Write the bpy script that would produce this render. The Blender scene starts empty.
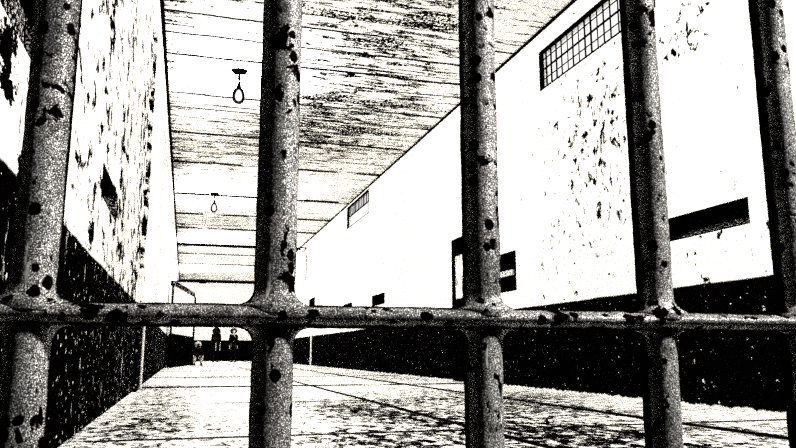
import bpy, bmesh, math, random
from mathutils import Vector, noise as mn
random.seed(7)
PI = math.pi
sc = bpy.context.scene
COL = sc.collection

# ------------------------------------------------------------------ helpers
def link(name, me, mat=None, parent=None, smooth=False):
    o = bpy.data.objects.new(name, me)
    COL.objects.link(o)
    if mat:
        for m in (mat if isinstance(mat, (list, tuple)) else [mat]):
            me.materials.append(m)
    if parent:
        o.parent = parent
    if smooth:
        for p in me.polygons:
            p.use_smooth = True
    return o

def obj(name, bm, mat, parent=None, smooth=False):
    bmesh.ops.recalc_face_normals(bm, faces=bm.faces)
    me = bpy.data.meshes.new(name)
    bm.to_mesh(me); bm.free()
    return link(name, me, mat, parent, smooth)

def box(bm, x0, x1, y0, y1, z0, z1, mi=0):
    vs = [bm.verts.new((x, y, z)) for x in (x0, x1) for y in (y0, y1) for z in (z0, z1)]
    for q in ((0,1,3,2),(4,6,7,5),(0,4,5,1),(2,3,7,6),(0,2,6,4),(1,5,7,3)):
        f = bm.faces.new([vs[i] for i in q]); f.material_index = mi
    return vs

def bevel_box(bm, x0, x1, y0, y1, z0, z1, w):
    vs = box(bm, x0, x1, y0, y1, z0, z1)
    es = list({e for v in vs for e in v.link_edges})
    bmesh.ops.bevel(bm, geom=es, offset=w, segments=2, affect='EDGES')

def tube(bm, pts, r, seg=12, closed=False, caps=True):
    pts = [Vector(p) for p in pts]
    n = len(pts); rings = []
    rr = r if isinstance(r, (list, tuple)) else [r]*n
    up = None
    for i, p in enumerate(pts):
        a = pts[(i-1) % n] if (closed or i > 0) else p
        b = pts[(i+1) % n] if (closed or i < n-1) else p
        t = (b-a).normalized()
        if up is None:
            up = Vector((0,0,1)) if abs(t.z) < .9 else Vector((1,0,0))
        u = t.cross(up)
        if u.length < 1e-5: u = t.cross(Vector((0,1,0)))
        u.normalize(); v = u.cross(t).normalized(); up = v
        rings.append([bm.verts.new(p + rr[i]*(math.cos(2*PI*k/seg)*u + math.sin(2*PI*k/seg)*v)) for k in range(seg)])
    m = n if closed else n-1
    for i in range(m):
        A, B = rings[i], rings[(i+1) % n]
        for k in range(seg):
            bm.faces.new((A[k], A[(k+1) % seg], B[(k+1) % seg], B[k]))
    if caps and not closed:
        bm.faces.new(rings[0][::-1]); bm.faces.new(rings[-1])

def lathe(bm, prof, seg=24, c=(0,0,0)):
    rings = []
    for r, z in prof:
        rings.append([bm.verts.new((c[0]+max(r,1e-4)*math.cos(2*PI*k/seg), c[1]+max(r,1e-4)*math.sin(2*PI*k/seg), c[2]+z)) for k in range(seg)])
    for i in range(len(prof)-1):
        for k in range(seg):
            bm.faces.new((rings[i][k], rings[i][(k+1)%seg], rings[i+1][(k+1)%seg], rings[i+1][k]))
    bm.faces.new(rings[0][::-1]); bm.faces.new(rings[-1])

def tag(o, label=None, cat=None, group=None, kind=None):
    if label: o['label'] = label
    if cat: o['category'] = cat
    if group: o['group'] = group
    if kind: o['kind'] = kind
    return o

def thing(name, label, cat, loc=(0,0,0), rz=0, group=None):
    o = bpy.data.objects.new(name, None); COL.objects.link(o)
    o.location = loc; o.rotation_euler = (0,0,rz); o.empty_display_size = .1
    return tag(o, label, cat, group)

def struct(name, bm, mat, parent=None, smooth=False):
    o = obj(name, bm, mat, parent, smooth)
    if not parent: o['kind'] = 'structure'
    return o

# ------------------------------------------------------------------ material node shorthand
class N:
    def __init__(s, name):
        s.m = bpy.data.materials.new(name); s.m.use_nodes = True
        s.t = s.m.node_tree; s.t.nodes.clear()
        s.out = s.t.nodes.new('ShaderNodeOutputMaterial')
        g = s.t.nodes.new('ShaderNodeNewGeometry'); s.pos = g.outputs['Position']
        sp = s.t.nodes.new('ShaderNodeSeparateXYZ'); s.t.links.new(s.pos, sp.inputs[0])
        s.x, s.y, s.z = sp.outputs
    def put(s, a, inp):
        if isinstance(a, (int, float)): inp.default_value = a
        elif isinstance(a, (tuple, list)): inp.default_value = a
        else: s.t.links.new(a, inp)
    def math(s, op, a, b=0., c=0., clamp=False):
        n = s.t.nodes.new('ShaderNodeMath'); n.operation = op; n.use_clamp = clamp
        for v, i in zip((a, b, c), n.inputs): s.put(v, i)
        return n.outputs[0]
    def add(s, a, b): return s.math('ADD', a, b)
    def sub(s, a, b): return s.math('SUBTRACT', a, b)
    def mul(s, a, b): return s.math('MULTIPLY', a, b)
    def mx(s, a, b): return s.math('MAXIMUM', a, b)
    def mn(s, a, b): return s.math('MINIMUM', a, b)
    def vec(s, sx, sy, sz, off=(0,0,0), src=None):
        n = s.t.nodes.new('ShaderNodeVectorMath'); n.operation = 'MULTIPLY_ADD'
        s.put(src or s.pos, n.inputs[0]); n.inputs[1].default_value = (sx, sy, sz); n.inputs[2].default_value = off
        return n.outputs[0]
    def noise(s, v, scale=1., det=2., rough=.5, dist=0.):
        n = s.t.nodes.new('ShaderNodeTexNoise'); n.noise_dimensions = '3D'
        s.put(v, n.inputs['Vector']); n.inputs['Scale'].default_value = scale
        n.inputs['Detail'].default_value = det; n.inputs['Roughness'].default_value = rough
        n.inputs['Distortion'].default_value = dist
        return n.outputs['Fac']
    def vor(s, v, scale=1., rnd=1., feat='F1'):
        n = s.t.nodes.new('ShaderNodeTexVoronoi'); n.feature = feat
        s.put(v, n.inputs['Vector']); n.inputs['Scale'].default_value = scale
        n.inputs['Randomness'].default_value = rnd
        return n.outputs['Distance']
    def step(s, v, lo, hi):                 # 0 under lo, 1 over hi
        n = s.t.nodes.new('ShaderNodeMapRange'); n.clamp = True
        s.put(v, n.inputs[0]); s.put(lo, n.inputs[1]); s.put(hi, n.inputs[2])
        return n.outputs[0]
    def over(s, v, th, w=.012): # soft threshold, th may be a socket
        if isinstance(th, (int, float)): return s.step(v, th-w, th+w)
        return s.step(s.sub(v, th), -w, w)
    def gauss(s, terms, amp=1.):
        """terms: [(socket, centre, radius)] -> amp*exp(-sum d^2)"""
        acc = None
        for so, c, r in terms:
            d = s.math('DIVIDE', s.sub(so, c), r); d = s.mul(d, d)
            acc = d if acc is None else s.add(acc, d)
        return s.mul(s.math('EXPONENT', s.mul(acc, -1.)), amp)
    def line(s, so, c, hw, soft=.3):        # 1 within hw of c
        d = s.math('ABSOLUTE', s.sub(so, c))
        return s.sub(1., s.step(d, hw*(1-soft), hw*(1+soft)))
    def col(s, f, a, b):
        n = s.t.nodes.new('ShaderNodeMix'); n.data_type = 'RGBA'; n.clamp_factor = True
        s.put(f, n.inputs[0]); n.inputs[6].default_value = (*a, 1); n.inputs[7].default_value = (*b, 1)
        return n.outputs[2]
    def diffuse(s, c, rough=0., normal=None):
        n = s.t.nodes.new('ShaderNodeBsdfDiffuse'); s.put(c, n.inputs[0]); n.inputs[1].default_value = rough
        if normal is not None: s.t.links.new(normal, n.inputs['Normal'])
        return n.outputs[0]
    def bump(s, h, strength, dist):
        n = s.t.nodes.new('ShaderNodeBump'); n.inputs['Strength'].default_value = strength
        n.inputs['Distance'].default_value = dist; s.t.links.new(h, n.inputs['Height'])
        return n.outputs[0]
    def end(s, sh):
        s.t.links.new(sh, s.out.inputs[0]); return s.m

WHITE = (.90, .885, .85); BLACK = (.0006, .0004, .0004)

def plain(name, c):
    n = N(name); return n.end(n.diffuse((*c, 1)))
def emis(name, c, st):
    n = N(name); e = n.t.nodes.new('ShaderNodeEmission'); e.inputs[0].default_value = (*c, 1); e.inputs[1].default_value = st
    return n.end(e.outputs[0])

def dado_mask(n, top, wave):
    w = n.mul(n.sub(n.noise(n.vec(0, 1.5, 1.5), 1., 4, .6), .5), wave)
    return n.sub(1., n.over(n.add(n.z, w), top, .006))

def mat_wall_right():
    n = N('peeling_white_plaster_with_black_dado')
    fl = n.noise(n.vec(0, 8.5, 7.0), 1., 5, .68, .5)
    m = n.gauss([(n.y, 7.5, .9), (n.z, 3.2, .7)], .08)
    m = n.add(m, n.gauss([(n.y, 6.9, .55), (n.z, 2.9, .9)], .06))
    m = n.add(m, n.gauss([(n.y, 5.45, .35), (n.z, 3.5, .28)], .14))
    m = n.add(m, n.gauss([(n.y, 7.7, 1.4), (n.z, 2.0, .7)], .05))
    m = n.add(m, n.gauss([(n.y, 5.2, 1.2), (n.z, 1.2, .35)], .035))
    m = n.sub(m, n.mul(n.step(n.y, 8.6, 12.), .12))
    fleck = n.over(fl, n.sub(.655, m), .012)
    drip = n.noise(n.vec(0, 14, 2.2), 1., 4, .6)
    fleck = n.mx(fleck, n.over(drip, n.sub(.73, m), .012))
    dots = n.sub(1., n.over(n.vor(n.vec(0, 4.2, 4.2), 1.), n.add(.055, n.mul(m, .8)), .012))
    fleck = n.mx(fleck, dots)
    da = dado_mask(n, 1.10, .05)
    chips = n.over(n.noise(n.vec(3, 9, 12), 1., 5, .7), n.sub(.70, n.gauss([(n.y, 5.0, .5), (n.z, .75, .18)], .10)), .01)
    specks = n.over(n.noise(n.vec(22, 16, 24), 1., 3, .6), .70, .01)
    bottom = n.mul(n.sub(1., n.over(n.add(n.z, n.mul(n.noise(n.vec(0, 6, 3), 1., 4, .7), .10)), .075, .005)), 1.)
    chips = n.mul(n.mx(n.mx(chips, specks), bottom), .8)
    f = n.add(n.mul(da, n.sub(1., chips)), n.mul(n.sub(1., da), fleck))
    return n.end(n.diffuse(n.col(f, WHITE, BLACK)))

def mat_wall_left():
    n = N('flaking_white_boards_with_black_dado')
    fl = n.noise(n.vec(3.2, 3.0, 5.4), 1., 5, .72, .3)
    m = n.mul(n.sub(n.noise(n.vec(0, .7, .35), 1., 1), .5), .22)
    m = n.add(n.sub(m, n.mul(n.step(n.y, 10.2, 13.), .2)), n.gauss([(n.y, 9.3, .8)], .03))
    fleck = n.over(fl, n.sub(.548, m), .012)
    st = n.noise(n.vec(5., 5., 1.3), 1., 5, .7)
    fleck = n.mx(fleck, n.over(st, n.sub(.61, m), .012))
    da = dado_mask(n, 1.10, .07)
    chips = n.over(n.noise(n.vec(3, 8, 2.2), 1., 6, .78), .64, .01)
    specks = n.over(n.noise(n.vec(22, 22, 24), 1., 2, .5), .69, .01)
    chips = n.mul(n.mx(chips, specks), .7)
    f = n.add(n.mul(da, n.sub(1., chips)), n.mul(n.sub(1., da), fleck))
    return n.end(n.diffuse(n.col(f, WHITE, BLACK)))

def mat_wall_far():
    n = N('white_plaster_over_black_dado')
    da = n.sub(1., n.over(n.z, 1.24, .01))
    return n.end(n.diffuse(n.col(da, WHITE, BLACK)))

def mat_partition():
    n = N('painted_partition_white_over_black')
    da = n.sub(1., n.over(n.z, 1.12, .01))
    ch = n.over(n.noise(n.vec(6, 6, 9), 1., 4, .7), .70, .01)
    return n.end(n.diffuse(n.col(n.mul(da, n.sub(1., n.mul(ch, .6))), WHITE, BLACK)))

def mat_ceiling():
    n = N('rough_boarded_white_ceiling')
    wob = n.mul(n.sub(n.noise(n.vec(.9, .5, 0), 1., 4, .65), .5), .20)
    yy = n.add(n.y, wob)
    per = .80
    fr = n.math('FRACT', n.math('DIVIDE', yy, per))            # 0..1 across each board
    d = n.math('ABSOLUTE', n.sub(fr, .5))                      # .5 at the joint
    gap = n.noise(n.vec(.5, 1.2, 0, (3, 7, 1)), 1., 3, .6)
    joint = n.over(d, n.sub(.503, n.mul(n.step(gap, .44, .66), .050)), .008)
    brk = n.over(n.noise(n.vec(.55, .9, 0, (1, 9, 4)), 1., 3, .65), .41, .01)
    for y, w in ((9.2, .03), (9.85, .03), (10.6, .045), (12.3, .05), (13.05, .04), (14.6, .07), (16.95, .10), (20.5, .17), (23.5, .17), (26.2, .2), (33.2, .2), (37., .25)):
        joint = n.mx(joint, n.mul(n.line(yy, y, w), brk))
    dens = n.mul(n.sub(n.noise(n.vec(.28, .22, 0, (9, 2, 0)), 1., 2), .5), .22)
    dens = n.add(dens, n.gauss([(n.x, 2.7, 1.9), (n.y, 12.2, 3.6)], .10))
    dens = n.add(dens, n.gauss([(n.x, -.5, .35)], .06))  # shading painted in: marks thicken along the left edge
    dens = n.sub(dens, n.gauss([(n.x, .8, .8), (n.y, 11.3, 1.4)], .14))
    fine = n.noise(n.vec(26, 22, 0), 1., 1, .5)
    grain = n.over(n.noise(n.vec(1.5, 9.5, 0), 1., 6, .72, .3), n.sub(.578, dens), .015)
    knots = n.over(n.noise(n.vec(4.5, 5.0, 0), 1., 5, .7), n.sub(.640, n.mul(dens, .9)), .012)
    # painted shading: stipple that thickens towards one side of some boards
    band = n.add(n.noise(n.vec(.5, 1.2, 0, (4, 4, 0)), 1., 3, .6), n.mul(dens, 1.4))
    cov = n.mul(n.step(band, .47, .70), n.add(.25, n.mul(fr, .75)))
    stip = n.over(fine, n.sub(.80, n.mul(cov, .41)), .02)
    f = n.mx(n.mx(joint, n.mul(grain, n.over(fine, .36, .05))), n.mx(knots, stip))
    return n.end(n.diffuse(n.col(f, WHITE, BLACK)))

def mat_floor():
    n = N('worn_stone_floor')
    f1 = n.noise(n.vec(10.5, 6.5, 0), 1., 7, .80, .4)
    dens = n.mul(n.sub(n.noise(n.vec(.55, .33, 0, (2, 5, 0)), 1., 2), .5), .30)
    dens = n.add(dens, n.gauss([(n.x, 2.2, 1.5), (n.y, 5.0, 2.3)], .10))
    dens = n.add(dens, n.gauss([(n.x, -.3, .4), (n.y, 7.5, 3.6)], .085))
    dens = n.add(dens, n.gauss([(n.x, 3.7, .7), (n.y, 8.0, 6.)], .03))
    dens = n.sub(dens, n.gauss([(n.x, .65, .5), (n.y, 8.0, 4.)], .08))
    fl = n.over(f1, n.sub(.555, dens), .02)
    f2 = n.noise(n.vec(14, 9, 0), 1., 4, .7)
    fl = n.mx(fl, n.over(f2, n.sub(.62, n.mul(dens, .9)), .02))
    wx = n.mul(n.sub(n.noise(n.vec(.6, .6, 0), 1., 4, .7), .5), .12)
    xx, yy = n.add(n.x, n.mul(wx, .35)), n.add(n.y, wx)
    j = n.line(xx, 1.84, .046)
    j = n.mx(j, n.line(xx, 3.34, .085))
    brk = n.over(n.noise(n.vec(1.3, 1.3, 0, (5, 1, 2)), 1., 3, .6), .40, .02)
    for y, w in ((4.42, .05), (7.4, .05), (11.0, .26), (15.3, .2), (20.5, .3)):
        j = n.mx(j, n.mul(n.line(yy, y, w), brk))
    return n.end(n.diffuse(n.col(n.mx(fl, j), WHITE, BLACK)))

def mat_iron():
    n = N('rusted_iron')
    g = n.noise(n.vec(1, 1, 1), 1600., 0., .5)
    g2 = n.noise(n.vec(1, 1, 1), 420., 2., .6)
    big = n.noise(n.vec(1, 1, .45), 42., 3., .6)               # worn and grimy stretches
    t = n.add(n.mul(n.sub(g, .5), 9.5), n.mul(n.sub(g2, .5), 2.6))
    t = n.add(t, n.mul(n.sub(big, .5), 4.4))
    v = n.mn(n.math('EXPONENT', n.sub(t, 2.5)), .9)
    # rust scabs, black and crisp
    wv = n.vec(1, 1, .8)
    rv = n.noise(wv, 95., 3., .55, .3)
    clus = n.noise(n.vec(1, 1, .6), 17., 2., .5)
    scab = n.over(rv, n.sub(.68, n.mul(n.step(clus, .38, .62), .12)), .012)
    wob = n.mul(n.sub(n.noise(n.vec(1, 1, 1), 260., 2., .6), .5), .22)
    sp = n.sub(1., n.over(n.add(n.vor(n.vec(1, 1, .85), 88., 1.), wob), .30, .02))
    sel = n.over(n.noise(n.vec(1, 1, 1), 36., 1.), .45, .02)
    scab = n.mx(scab, n.mul(sp, sel))
    # sparse pale streaks running up the bars
    gl = n.over(n.noise(n.vec(1, 1, .16), 150., 2., .5), .70, .01)
    v = n.mx(v, n.mul(n.mul(gl, n.over(n.noise(n.vec(1, 1, 1), 19., 1.), .53, .05)), .8))
    v = n.mul(v, n.sub(1., scab))
    # dark outline painted in: faces turned to the corridor go black, ragged margin
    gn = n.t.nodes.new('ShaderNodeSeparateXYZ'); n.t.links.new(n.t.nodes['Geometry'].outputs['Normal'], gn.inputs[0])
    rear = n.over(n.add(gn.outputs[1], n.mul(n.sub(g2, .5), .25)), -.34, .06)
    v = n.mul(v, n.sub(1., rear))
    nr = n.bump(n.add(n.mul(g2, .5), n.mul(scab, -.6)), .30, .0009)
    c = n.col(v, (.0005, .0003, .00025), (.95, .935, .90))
    d = n.diffuse(c, 0., nr)
    gs = n.t.nodes.new('ShaderNodeBsdfAnisotropic'); gs.distribution = 'GGX'
    n.t.links.new(c, gs.inputs['Color']); gs.inputs['Roughness'].default_value = .5
    n.t.links.new(nr, gs.inputs['Normal'])
    mixn = n.t.nodes.new('ShaderNodeMixShader'); mixn.inputs[0].default_value = .35
    n.t.links.new(d, mixn.inputs[1]); n.t.links.new(gs.outputs[0], mixn.inputs[2])
    return n.end(mixn.outputs[0])

def mat_speckdark(name, th=.6, sc_=30.):
    n = N(name)
    f = n.over(n.noise(n.vec(1, 1, 1), sc_, 3, .7), th, .02)
    return n.end(n.diffuse(n.col(f, BLACK, (.5, .49, .47))))

M_R, M_L, M_C, M_F, M_FAR, M_PART = mat_wall_right(), mat_wall_left(), mat_ceiling(), mat_floor(), mat_wall_far(), mat_partition()
M_IRON = mat_iron()
M_BLACK = plain('matt_black_paint', (.0004, .0003, .0003))
M_VOID = mat_speckdark('unlit_recess', .80, 14.)  # near-black colour carries the dark of the unlit openings
M_SILL = mat_speckdark('gritty_sill', .61, 40.)
M_REVEAL = mat_speckdark('gritty_reveal', .57, 60.)
M_WHITE = plain('white_limewash', WHITE)
M_DAY = emis('daylit_frosted_glass', (1, .98, .95), 1.1)
M_BULB = emis('lit_bulb_glass', (1, .98, .94), 1.15)
M_SKIN = plain('skin', (.012, .010, .009)); M_HAIR = plain('dark_hair', (.004, .003, .003)); M_CLOTH = plain('black_cloth', (.003, .002, .002))
M_PALE = plain('pale_cloth', (.85, .84, .8))
M_PHAIR = mat_speckdark('pale_tousled_hair', .42, 34.)
M_CREASE = mat_speckdark('creased_pale_trousers', .42, 26.)

# ------------------------------------------------------------------ the corridor (metres; camera at x = 0, corridor runs along +y)
XL, XR, Y0, Y1, ZC = -.60, 4.50, .42, 45.0, 4.86

def wall_with_holes(name, x, thick, holes, mat):
    """wall in the plane x = const (thick goes outwards), holes = [(y0,y1,z0,z1)]"""
    ys = sorted({Y0, Y1} | {h[0] for h in holes} | {h[1] for h in holes})
    zs = sorted({0., ZC} | {h[2] for h in holes} | {h[3] for h in holes})
    bm = bmesh.new(); cache = {}
    def V(a, i, j):
        k = (a, i, j)
        if k not in cache: cache[k] = bm.verts.new((x + (thick if a else 0), ys[i], zs[j]))
        return cache[k]
    def solid(i, j):
        if not (0 <= i < len(ys)-1 and 0 <= j < len(zs)-1): return False
        cy, cz = (ys[i]+ys[i+1])/2, (zs[j]+zs[j+1])/2
        return not any(h[0] < cy < h[1] and h[2] < cz < h[3] for h in holes)
    for i in range(len(ys)-1):
        for j in range(len(zs)-1):
            if not solid(i, j): continue
            for a in (0, 1):
                bm.faces.new((V(a,i,j), V(a,i+1,j), V(a,i+1,j+1), V(a,i,j+1)))
            for di, dj, e in ((-1,0,((i,j),(i,j+1))), (1,0,((i+1,j),(i+1,j+1))), (0,-1,((i,j),(i+1,j))), (0,1,((i,j+1),(i+1,j+1)))):
                if not solid(i+di, j+dj):
                    bm.faces.new((V(0,*e[0]), V(0,*e[1]), V(1,*e[1]), V(1,*e[0])))
    return struct(name, bm, mat)

SLOTS_R = [(4.87, 6.12, 1.55, 1.78), (16.5, 17.75, 1.63, 1.90), (20.0, 21.25, 1.62, 1.90), (26.2, 27.5, 2.20, 2.50)]
CELLW_R = (9.36, 10.05, 1.36, 1.94)
DOOR_R = (10.75, 11.95, 0., 2.46)
GRILLES = [(5.90, 8.45, 4.00, 4.56), (18.12, 20.82, 4.12, 4.78)]
SLOTS_L = [(1.85, 3.04, 1.55, 1.79), (5.20, 6.40, 1.55, 1.79)]
wall_with_holes('wall_right', XR, .30, SLOTS_R + [CELLW_R, DOOR_R] + GRILLES, M_R)
wall_with_holes('wall_left', XL, -.30, SLOTS_L, M_L)

bm = bmesh.new(); box(bm, XL-.3, XR+.3, .395, Y1+.3, -.2, 0.); struct('floor', bm, M_F)
bm = bmesh.new(); box(bm, XL-.3, XR+.3, Y0, Y1+.3, ZC, ZC+.2); struct('ceiling', bm, M_C)
bm = bmesh.new(); box(bm, XL-.3, XR+.3, Y1, Y1+.3, 0., ZC); struct('wall_far', bm, M_FAR)

nwin = [0]
def recess(sgn, h, depth, sill=False):
    """a dark unglazed slot through the wall: a five sided lining with a sloping gritty sill"""
    nwin[0] += 1
    x = XR if sgn > 0 else XL
    y0, y1, z0, z1 = h; t = .012; d = depth*sgn
    a, b = x + .004*sgn, x + d
    lo, hi = min(a, b), max(a, b)
    bm = bmesh.new()
    box(bm, lo, hi, y0, y0+t, z0, z1); box(bm, lo, hi, y1-t, y1, z0, z1)
    box(bm, lo, hi, y0+t, y1-t, z1-t, z1); box(bm, lo, hi, y0+t, y1-t, z0, z0+t)
    bb = (b-.01, b) if sgn > 0 else (b, b+.01)
    box(bm, bb[0], bb[1], y0+t, y1-t, z0+t, z1-t)
    o = struct('window_%d' % nwin[0], bm, M_VOID)
    if sill:
        bm = bmesh.new()
        p = [(a, z0+t), (b-.012*sgn, z0+t), (b-.012*sgn, z0+t+.10), (b-.03*sgn, z0+t+.10)]
        A = [bm.verts.new((q[0], y0+t, q[1])) for q in p]; B = [bm.verts.new((q[0], y1-t-.25, q[1])) for q in p]
        for i in range(4): bm.faces.new((A[i], A[(i+1)%4], B[(i+1)%4], B[i]))
        bm.faces.new(A); bm.faces.new(B[::-1])
        struct('sill', bm, M_SILL, o)
    return o
for i, h in enumerate(SLOTS_R): recess(1, h, .24, i == 0)
for h in SLOTS_L:
    o = recess(-1, h, .24)
    bm = bmesh.new(); box(bm, XL-.21, XL-.006, h[1]-.024, h[1]-.012, h[2]+.012, h[3]-.012); struct('reveal', bm, M_REVEAL, o)
    if h[0] < 3:
        bm = bmesh.new(); box(bm, XL-.055, XL-.04, h[0]+.02, h[1]-.16, h[2]+.013, h[3]-.05); struct('slot_plate', bm, M_REVEAL, o)  # plate added close to the wall face to catch light inside the slot

# dark cell window with a small pale crossbar
o = recess(1, CELLW_R, .24)
bm = bmesh.new(); box(bm, XR+.03, XR+.06, 9.56, 10.03, 1.60, 1.68); struct('crossbar', bm, M_CREASE, o)
bm = bmesh.new()
for y in (9.55, 9.72, 9.89): tube(bm, [(XR+.10, y, 1.37), (XR+.10, y, 1.93)], .014, 10)
struct('bar', bm, M_BLACK, o)

# doorway: black lining, pale door leaf set back in it
y0, y1, z0, z1 = DOOR_R
bm = bmesh.new(); T = .11
box(bm, XR-.012, XR+.28, y1-.035, y1, 0, z1); box(bm, XR-.012, XR+.28, y0, y0+.035, 0, z1)
box(bm, XR-.012, XR+.28, y0+.035, y1-.035, z1-.28, z1)
o = struct('door_1', bm, M_BLACK)
n = N('scuffed_pale_door'); f = n.over(n.noise(n.vec(4, 14, 3), 1., 5, .7), .56, .03)
f = n.mx(f, n.sub(1., n.over(n.z, 1.42, .01)))
M_LEAF = n.end(n.diffuse(n.col(f, WHITE, BLACK)))
bm = bmesh.new(); bevel_box(bm, XR+.045, XR+.09, y0+.04, y1-.04, 0.005, z1-.285, .006); lf = struct('leaf', bm, M_LEAF, o)
bm = bmesh.new(); tube(bm, [(XR+.045, y0+.15, 1.05), (XR+.01, y0+.15, 1.05), (XR+.01, y0+.28, 1.05)], .012, 10); struct('handle', bm, M_BLACK, lf)

# grilled high windows
def grille(h, nv, nh, r, upper=False):
    nwin[0] += 1
    y0, y1, z0, z1 = h
    bm = bmesh.new(); w = .022
    for (a, b, c, d) in ((y0, y1, z0, z0+w), (y0, y1, z1-w, z1), (y0, y0+w, z0+w, z1-w), (y1-w, y1, z0+w, z1-w)):
        box(bm, XR-.006, XR+.06, a, b, c, d)
    o = struct('window_%d' % nwin[0], bm, M_BLACK)
    bm = bmesh.new(); box(bm, XR+.14, XR+.15, y0, y1, z0, z1); struct('pane', bm, M_DAY, o)
    for k in range(1, nh):
        z = z0 + (z1-z0)*k/nh
        bm = bmesh.new(); tube(bm, [(XR+.012, y0+.01, z), (XR+.012, y1-.01, z)], r*(1.5 if k == nh//2 else .9), 8); struct('crossbar', bm, M_BLACK, o)
    rnd = random.Random(3)
    for k in range(1, nv):
        y = y0 + (y1-y0)*k/nv + rnd.uniform(-.012, .012)
        bm = bmesh.new(); tube(bm, [(XR+.03, y, (z0+z1)/2 if upper else z0+.01), (XR+.03, y, z1-.01)], r*rnd.uniform(.8, 1.5), 8); struct('bar', bm, M_BLACK, o)
grille(GRILLES[0], 18, 4, .0088)
grille(GRILLES[1], 14, 2, .013, True)

# trims ------------------------------------------------------------
M_TRIM = mat_wall_left()
bm = bmesh.new(); bevel_box(bm, XL, XL+.09, Y0, Y1, ZC-.10, ZC, .02); struct('trim_1', bm, M_WHITE)           # cornice along the left wall
bm = bmesh.new(); tube(bm, [(XL+.115, Y0, ZC-.03), (XL+.115, Y1, ZC-.03)], .028, 10); struct('trim_2', bm, M_BLACK, None, True)   # black conduit under it
bm = bmesh.new(); bevel_box(bm, XL, XL+.05, 9.75, 10.25, 0, ZC-.1, .006); struct('trim_3', bm, M_TRIM)        # pilaster on the left wall
bm = bmesh.new(); tube(bm, [(XR-.012, Y0, ZC-.02), (XR-.012, Y1, ZC-.02)], .022, 8); struct('trim_4', bm, M_BLACK)   # black strip along the ceiling edge, right
bm = bmesh.new(); box(bm, XL, XR, 30.0, 30.1, ZC-.11, ZC); struct('trim_5', bm, M_BLACK)                      # batten across the ceiling
bm = bmesh.new(); box(bm, XL, XR, Y1-.06, Y1, ZC-.20, ZC-.02); struct('trim_6', bm, M_BLACK)                  # pipe at far wall head
bm = bmesh.new(); tube(bm, [(XL+.055, 10.6, .0), (XL+.055, 10.6, 1.02)], .016, 10); struct('trim_7', bm, M_WHITE)  # pale pipe on left dado
bm = bmesh.new(); tube(bm, [(XR-.04, 26.6, .0), (XR-.04, 26.6, 1.14)], .03, 10); struct('trim_8', bm, M_WHITE)   # pale pipe on right dado

bm = bmesh.new(); bevel_box(bm, .66, 1.06, Y1-.2, Y1-.06, ZC-.26, ZC-.02, .02); struct('trim_9', bm, M_BLACK)   # junction box on the far pipe
bm = bmesh.new(); tube(bm, [(XR-.02, 28.3, 3.3), (XR-.02, 28.3, 4.35)], .02, 8); struct('trim_10', bm, M_BLACK)
bm = bmesh.new(); tube(bm, [(XR, 28.3, 4.6), (XR-.30, 28.3, 4.6)], .025, 8); tube(bm, [(XR, 28.3, 4.6), (XR-.2, 28.3, 4.42)], .02, 8); struct('trim_11', bm, M_BLACK)

# angled partition towards the far end of the left wall
A, B = Vector((-.42, 25.2, 0)), Vector((.29, 30.2, 0))
dv = (B-A).normalized(); nv = Vector((-dv.y, dv.x, 0))*.10
def slab(bm, A, B, off, z0, z1):
    q = [A, B, B+off, A+off]
    lo = [bm.verts.new((p.x, p.y, z0)) for p in q]; hi = [bm.verts.new((p.x, p.y, z1)) for p in q]
    for i in range(4): bm.faces.new((lo[i], lo[(i+1)%4], hi[(i+1)%4], hi[i]))
    bm.faces.new(lo[::-1]); bm.faces.new(hi)
bm = bmesh.new(); slab(bm, A, B, nv, 0, 2.84); P = struct('wall_partition', bm, M_PART)
bm = bmesh.new(); slab(bm, A-nv*.2-dv*.03, B-nv*.2+dv*.03, nv*1.4, 2.70, 2.87); struct('capping', bm, mat_speckdark('gritty_capping', .60, 9.), P)
bm = bmesh.new(); slab(bm, B, B+dv*.06, -nv*.7, 0, 2.70); slab(bm, A-dv*.06, A, nv*.55, 0, 2.70); struct('post', bm, M_BLACK, P)

# ------------------------------------------------------------------ the gate
GY, RZ, RH, RD, BR = .42, .5008, .0066, .0175, .0119
def bar_mesh(x, idx, z0, z1, rails):
    bm = bmesh.new(); seg = 40
    zs = []
    z = z0
    while z < z1:
        zs.append(z)
        near = min(abs(z-r) for r in rails)
        z += .0012 if near < .035 else (.003 if .36 < z < .76 else .03)
    zs.append(z1)
    rings = []
    FR = .0088
    for z in zs:
        ring = []
        fl = 0.; fy = 0.
        for r in rails:
            d = abs(z-r) - RH
            if d < FR:
                q = max(d, -.001)
                fl = max(fl, FR - math.sqrt(max(FR*FR-(FR-q)**2, 0)) if q >= 0 else FR)
                fy = max(fy, .0050*(1-q/FR)**2) if z > r else fy
        for k in range(seg):
            a = 2*PI*k/seg
            ca, sa = math.cos(a), math.sin(a)
            nz = mn.noise(Vector((ca*1.3+idx*9.1, sa*1.3, z*55))) * .0004 + mn.noise(Vector((ca*3+idx*5.3, sa*3, z*170))) * .00022
            rx = BR + nz + fl; ry = BR + nz + fy
            ring.append(bm.verts.new((rx*ca, ry*sa, z)))
        rings.append(ring)
    for i in range(len(rings)-1):
        for k in range(seg):
            bm.faces.new((rings[i][k], rings[i][(k+1)%seg], rings[i+1][(k+1)%seg], rings[i+1][k]))
    bm.faces.new(rings[0][::-1]); bm.faces.new(rings[-1])
    return bm
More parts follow.
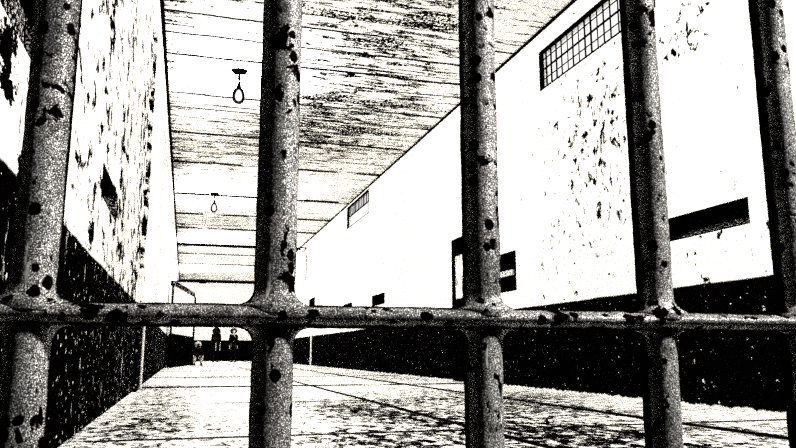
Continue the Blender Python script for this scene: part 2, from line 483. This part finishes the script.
def rail_mesh(x0, x1, z):
    bm = bmesh.new(); seg = 32; n = int((x1-x0)/.0025); rings = []
    for i in range(n+1):
        x = x0 + (x1-x0)*i/n; ring = []
        for k in range(seg):
            a = 2*PI*k/seg; ca, sa = math.cos(a), math.sin(a)
            nz = mn.noise(Vector((x*60, ca*1.4, sa*1.4+z*7))) * .0004 + mn.noise(Vector((x*190, ca*3, sa*3))) * .00025
            e = 1.
            ring.append(bm.verts.new((x, GY + (RD+nz)*math.copysign(abs(ca)**e, ca), z + (RH+nz)*math.copysign(abs(sa)**e, sa))))
        rings.append(ring)
    for i in range(n):
        for k in range(seg):
            bm.faces.new((rings[i][k], rings[i][(k+1)%seg], rings[i+1][(k+1)%seg], rings[i+1][k]))
    bm.faces.new(rings[0][::-1]); bm.faces.new(rings[-1])
    return bm
gate = thing('barred_gate', 'rusted iron barred gate across the near end of the corridor', 'gate', (0, 0, 0))
RAILS = [.03, RZ, 1.45]
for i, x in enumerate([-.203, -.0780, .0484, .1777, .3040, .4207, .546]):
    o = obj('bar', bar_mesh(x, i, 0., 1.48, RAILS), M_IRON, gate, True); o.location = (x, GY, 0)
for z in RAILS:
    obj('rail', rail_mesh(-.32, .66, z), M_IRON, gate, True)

# ------------------------------------------------------------------ pendant lamps: rose, chain, oval dark rim round a lit bulb
def pendant(loc, label):
    t = thing('pendant_lamp', label, 'lamp', loc, 0, 'pendant lamps along the corridor ceiling')
    bm = bmesh.new(); lathe(bm, [(.03, -.055), (.10, -.045), (.125, -.02), (.125, 0.)], 28)
    r = obj('ceiling_rose', bm, M_BLACK, t, True); r.scale = (1, .8, 1)
    bm = bmesh.new()
    for k in range(4):
        z = -.075 - k*.05
        pts = [(.012*math.cos(2*PI*j/12) if k % 2 else 0, 0 if k % 2 else .012*math.cos(2*PI*j/12), z + .032*math.sin(2*PI*j/12)) for j in range(12)]
        tube(bm, pts, .013, 8, True)
    obj('chain', bm, M_BLACK, t, True)
    bm = bmesh.new(); lathe(bm, [(.012, -.30), (.032, -.295), (.034, -.255), (.016, -.235)], 16); obj('lamp_holder', bm, M_BLACK, t, True)
    bm = bmesh.new()
    pts = []
    for j in range(40):
        a = 2*PI*j/40
        w = .075*(1 - .18*math.sin(a))
        pts.append((w*math.cos(a), 0, -.415 + .118*math.sin(a)))
    tube(bm, pts, .024, 10, True); obj('rim', bm, M_BLACK, t, True)
    bm = bmesh.new()
    bmesh.ops.create_uvsphere(bm, u_segments=20, v_segments=14, radius=1.)
    for v in bm.verts: v.co = Vector((v.co.x*.052*(1-.2*v.co.z), v.co.y*.04, -.415 + v.co.z*.095))
    obj('bulb', bm, M_BULB, t, True)
    return t
pendant((.62, 11.0, ZC), 'nearer and larger dark-rimmed pendant lamp hanging from the ceiling on a short chain')
pendant((.60, 20.2, ZC), 'farther and smaller dark-rimmed pendant lamp hanging deep down the corridor ceiling')

# ------------------------------------------------------------------ people at the far end
def skin(name, verts, edges, mat, parent, sub=2, root=0):
    """verts: [(x,y,z,rx,ry)]"""
    me = bpy.data.meshes.new(name); me.from_pydata([v[:3] for v in verts], edges, [])
    o = bpy.data.objects.new(name, me); COL.objects.link(o)
    m = o.modifiers.new('s', 'SKIN'); m.use_smooth_shade = True
    for i, v in enumerate(verts):
        sv = me.skin_vertices[0].data[i]; sv.radius = (v[3], v[4] if len(v) > 4 else v[3]); sv.use_root = (i == root)
    o.modifiers.new('d', 'SUBSURF').levels = sub; o.modifiers['d'].render_levels = sub
    dg = bpy.context.evaluated_depsgraph_get()
    me2 = bpy.data.meshes.new_from_object(o.evaluated_get(dg)); me2.name = name
    bpy.data.objects.remove(o); bpy.data.meshes.remove(me)
    return link(name, me2, mat, parent, True)

class Sk:
    def __init__(s): s.v = []; s.e = []
    def chain(s, pts, start=None):
        p = start
        for q in pts:
            s.v.append(q); i = len(s.v)-1
            if p is not None: s.e.append((p, i))
            p = i
        return p

def hand(sk, wrist, w, fwd, side):
    """five short finger chains from a palm; w wrist position, fwd unit along the hand, side unit towards the thumb"""
    w, fwd, side = Vector(w), Vector(fwd).normalized(), Vector(side).normalized()
    pal = sk.chain([(*(w+fwd*.045), .030, .014)], wrist)
    pal = sk.chain([(*(w+fwd*.085), .034, .012)], pal)
    for off, ln in ((.030, .068), (.010, .078), (-.010, .072), (-.029, .055)):
        b = w + fwd*.10 + side*off; bend = Vector((0, -.35, 0))
        sk.chain([(*b, .0088), (*(b+fwd*ln*.55), .0082), (*(b+fwd*ln*.95+bend*ln*.3), .0068)], pal)
    b = w + fwd*.04 + side*.036
    sk.chain([(*b, .0105), (*(b+(fwd+side*.7)*.03), .0095), (*(b+(fwd*1.6+side*.7)*.032), .008)], wrist+1)

def face(parent, c, s=1., turn=0., mat=M_HAIR):
    """two eyes, a mouth (children of the person) on a head centred at c, looking along -y turned by turn"""
    def R(x, y, z): return (c[0]+s*(x*math.cos(turn)-y*math.sin(turn)), c[1]+s*(x*math.sin(turn)+y*math.cos(turn)), c[2]+s*z)
    for sx in (-.031, .031):
        bm = bmesh.new(); bmesh.ops.create_uvsphere(bm, u_segments=10, v_segments=8, radius=.011*s)
        for v in bm.verts: v.co += Vector(R(sx, -.083, .0))
        obj('eye', bm, mat, parent, True)
    bm = bmesh.new(); tube(bm, [R(-.024, -.086, -.055), R(0, -.092, -.056), R(.024, -.086, -.055)], [.004*s, .007*s, .004*s], 8); obj('mouth', bm, mat, parent, True)

def standing(loc, rz, label, H=1.72, head_w=.235, hair='bob', turn=0., skin_m=None):
    t = thing('person', label, 'person', loc, rz); s = H/1.72
    k = Sk()
    pel = k.chain([(0,0,.93,.145,.10)])
    ch = k.chain([(0,0,1.10,.125,.09),(0,0,1.28,.150,.10),(0,.005,1.40,.135,.085)], pel)
    nk = k.chain([(0,.005,1.47,.058,.055)], ch)
    hd = k.chain([(0,-.005,1.55,.070,.082),(0,-.005,1.63,.078,.092),(0,0,1.69,.058,.07)], nk)
    cs, sn = math.cos(turn), math.sin(turn)
    k.chain([(.098*sn, -.098*cs, 1.595, .012)], nk+2)           # nose
    for sd in (-1, 1):
        k.chain([(sd*.088*cs, sd*.088*sn, 1.60, .014)], nk+2)   # ears
    for sd in (-1, 1):
        w = k.chain([(sd*.175,.0,1.375,.052),(sd*.200,.02,1.12,.042),(sd*.205,-.03,.89,.028)], ch)
        hand(k, w, (sd*.205,-.03,.87), (0,-.12,-1), (0,-1,0))
        f = k.chain([(sd*.09,0,.84,.085),(sd*.095,-.005,.50,.058),(sd*.10,.02,.11,.038),(sd*.10,-.03,.045,.040,.036),(sd*.105,-.15,.03,.035,.024)], pel)
    skin('body', k.v, k.e, skin_m or M_SKIN, t, 1)
    k = Sk(); c0 = k.chain([(0,0,.55,.20,.15)])
    up = k.chain([(0,0,.80,.185,.14),(0,0,1.05,.155,.115),(0,0,1.28,.175,.125),(0,.005,1.41,.165,.11),(0,.005,1.47,.095,.085)], c0)
    for sd in (-1, 1): k.chain([(sd*.175,0,1.38,.070),(sd*.200,.02,1.12,.062),(sd*.207,-.028,.86,.050)], up-1)
    skin('coat', k.v, k.e, M_CLOTH, t, 1, 0)
    for sd in (-1, 1):
        k = Sk(); k.chain([(sd*.095,0,.80,.095),(sd*.10,-.005,.50,.072),(sd*.10,.02,.09,.062)]); skin('trouser_leg', k.v, k.e, M_CLOTH, t, 1)
        k = Sk(); k.chain([(sd*.10,.05,.045,.046,.044),(sd*.10,-.05,.045,.050,.044),(sd*.105,-.17,.032,.042,.03)]); skin('shoe', k.v, k.e, M_CLOTH, t, 1)
    # hair
    bm = bmesh.new(); bmesh.ops.create_uvsphere(bm, u_segments=28, v_segments=18, radius=1.)
    for v in bm.verts:
        x, y, z = v.co
        back = max(0., y)
        if hair == 'bob':
            w = head_w*(1.0 if z > -.2 else 1.08); zz = 1.605 + (.155*z if z > 0 else .235*max(z, -.9))
            q = Vector((x*w*(.9 if z > .3 else 1.), y*.165+.03, zz))
        else:
            q = Vector((x*head_w, y*.17+.035, 1.615 + z*.155))
        fx, fy = x*cs+y*sn, -x*sn+y*cs
        if fy < -.2 and z < .45: q = Vector((q.x*.9, q.y*.42 + .02, q.z))       # opened for the face
        q += Vector((1,1,1))*mn.noise(v.co*5)*.012
        v.co = q
    obj('hair', bm, M_HAIR, t, True)
    face(t, (0,-.005,1.61), 1., turn)
    t.scale = (s, s, s)
    return t
p1 = standing((1.55, 38.5, 0), PI, 'person with thick bobbed dark hair in long dark coat, back turned, by far wall', 1.74, .205, 'bob')
# two pale coat vents hanging down the back
for x in (-.20, .0):
    k = Sk(); k.chain([(x,.128,1.00,.007,.005),(x+.004,.145,.80,.009,.005),(x+.006,.162,.58,.009,.005)]); skin('coat_stripe', k.v, k.e, M_PALE, p1, 1)
p2 = standing((2.42, 38.5, 0), .25, 'person with round dark hair and pale collar, facing the gate, by far wall', 1.70, .185, 'round', -.6, plain('grey_skin', (.42, .40, .38)))
k = Sk(); k.chain([(-.07,-.10,1.47,.022,.012),(0,-.135,1.37,.03,.012),(.05,-.14,1.28,.02,.01)]); skin('collar', k.v, k.e, M_PALE, p2, 1)
k = Sk(); k.chain([(-.02,-.14,1.10,.03,.012),(.0,-.15,1.08,.03,.012)]); skin('badge', k.v, k.e, M_PALE, p2, 1)

def crouching(loc, rz, label):
    t = thing('person', label, 'person', loc, rz)
    k = Sk(); pel = k.chain([(0,.06,.20,.13,.11)])
    ch = k.chain([(0,.06,.34,.125,.10),(0,.0,.50,.135,.10),(0,-.03,.59,.12,.08)], pel)
    nk = k.chain([(0,-.05,.655,.05,.05)], ch)
    k.chain([(0,-.07,.72,.066,.078),(0,-.07,.79,.074,.086),(0,-.065,.845,.055,.065)], nk)
    k.chain([(0,-.17,.755,.012)], nk+2)
    for sd in (-1, 1):
        k.chain([(sd*.085,-.06,.765,.014)], nk+2)
        w = k.chain([(sd*.165,-.03,.57,.048),(sd*.20,-.12,.40,.038),(sd*.12,-.28,.36,.027)], ch)
        hand(k, w, (sd*.12,-.28,.36), (-sd*.5,-.6,-.4), (0,0,1))
        k.chain([(sd*.11,-.04,.23,.085),(sd*.14,-.26,.37,.058),(sd*.13,-.12,.10,.04),(sd*.13,-.17,.04,.038,.034),(sd*.14,-.29,.03,.034,.024)], pel)
    skin('body', k.v, k.e, M_SKIN, t, 1)
    k = Sk(); c = k.chain([(0,.06,.24,.155,.125),(0,.05,.36,.15,.12),(0,0,.50,.16,.12),(0,-.03,.595,.135,.095),(0,-.04,.635,.07,.065)])
    for sd in (-1, 1): k.chain([(sd*.17,-.03,.575,.062),(sd*.205,-.12,.40,.052),(sd*.14,-.25,.365,.042)], c-1)
    skin('jacket', k.v, k.e, M_CLOTH, t, 1)
    for sd in (-1, 1):
        k = Sk(); k.chain([(sd*.10,-.02,.22,.095),(sd*.14,-.265,.37,.070),(sd*.13,-.125,.09,.058)]); skin('trouser_leg', k.v, k.e, M_CREASE, t, 1)
        k = Sk(); k.chain([(sd*.13,-.09,.045,.046,.044),(sd*.13,-.19,.045,.05,.044),(sd*.14,-.31,.032,.042,.03)]); skin('shoe', k.v, k.e, M_CLOTH, t, 1)
    bm = bmesh.new(); bmesh.ops.create_uvsphere(bm, u_segments=26, v_segments=16, radius=1.)
    for v in bm.verts:
        d = v.co.copy(); r = 1. + .22*mn.noise(d*4.)
        q = Vector((d.x*.125*r, d.y*.12*r-.045, .80 + d.z*.115*r))
        if d.y < -.25 and d.z < .35: q.y = -.075 + d.y*.05
        v.co = q
    obj('hair', bm, M_PHAIR, t, True)
    face(t, (0,-.07,.77), .95)
    return t
crouching((.50, 29.3, 0), .15, 'person with pale tousled hair and dark jacket crouching beside the partition end')

# ------------------------------------------------------------------ light
def point(name, loc, watts, r=.12):
    l = bpy.data.lights.new(name, 'POINT'); l.energy = watts; l.shadow_soft_size = r; l.color = (1, .985, .955)
    o = bpy.data.objects.new(name, l); COL.objects.link(o); o.location = loc
    return o
for y in (3.4, 11.0, 20.2, 29.4, 38.6):  # only two pendants are built; the remaining lights are added fill without fittings
    point('corridor_light', (.62 if y > 5 else 2.0, y, ZC-.75), 460 if y > 5 else 330, .16)
key = point('gate_lamp', (1.30, -.15, 1.55), 360., .05)

w = bpy.data.worlds.new('world'); sc.world = w; w.use_nodes = True
w.node_tree.nodes['Background'].inputs[0].default_value = (1, .98, .95, 1); w.node_tree.nodes['Background'].inputs[1].default_value = .004

# ------------------------------------------------------------------ camera
F, VX, VY = 720., 184., 353.
pitch = math.atan((VY-224)/F); yaw = math.atan((398-VX)/(F/math.cos(pitch)))
cd = bpy.data.cameras.new('camera'); cam = bpy.data.objects.new('camera', cd); COL.objects.link(cam)
cam.location = (0, 0, .48); cam.rotation_euler = (PI/2+pitch, 0, -yaw)
cd.sensor_width = 36; cd.lens = 36*F/796; cd.clip_start = .02; cd.clip_end = 200
sc.camera = cam
vs = sc.view_settings
vs.view_transform = 'Standard'; vs.look = 'None'; vs.gamma = 1; vs.exposure = .1; vs.use_curve_mapping = False
sc.cycles.use_denoising = False
sc.cycles.max_bounces = 10; sc.cycles.diffuse_bounces = 8
sc.render.filter_size = 1.1 if hasattr(sc.render, 'filter_size') else 1.5
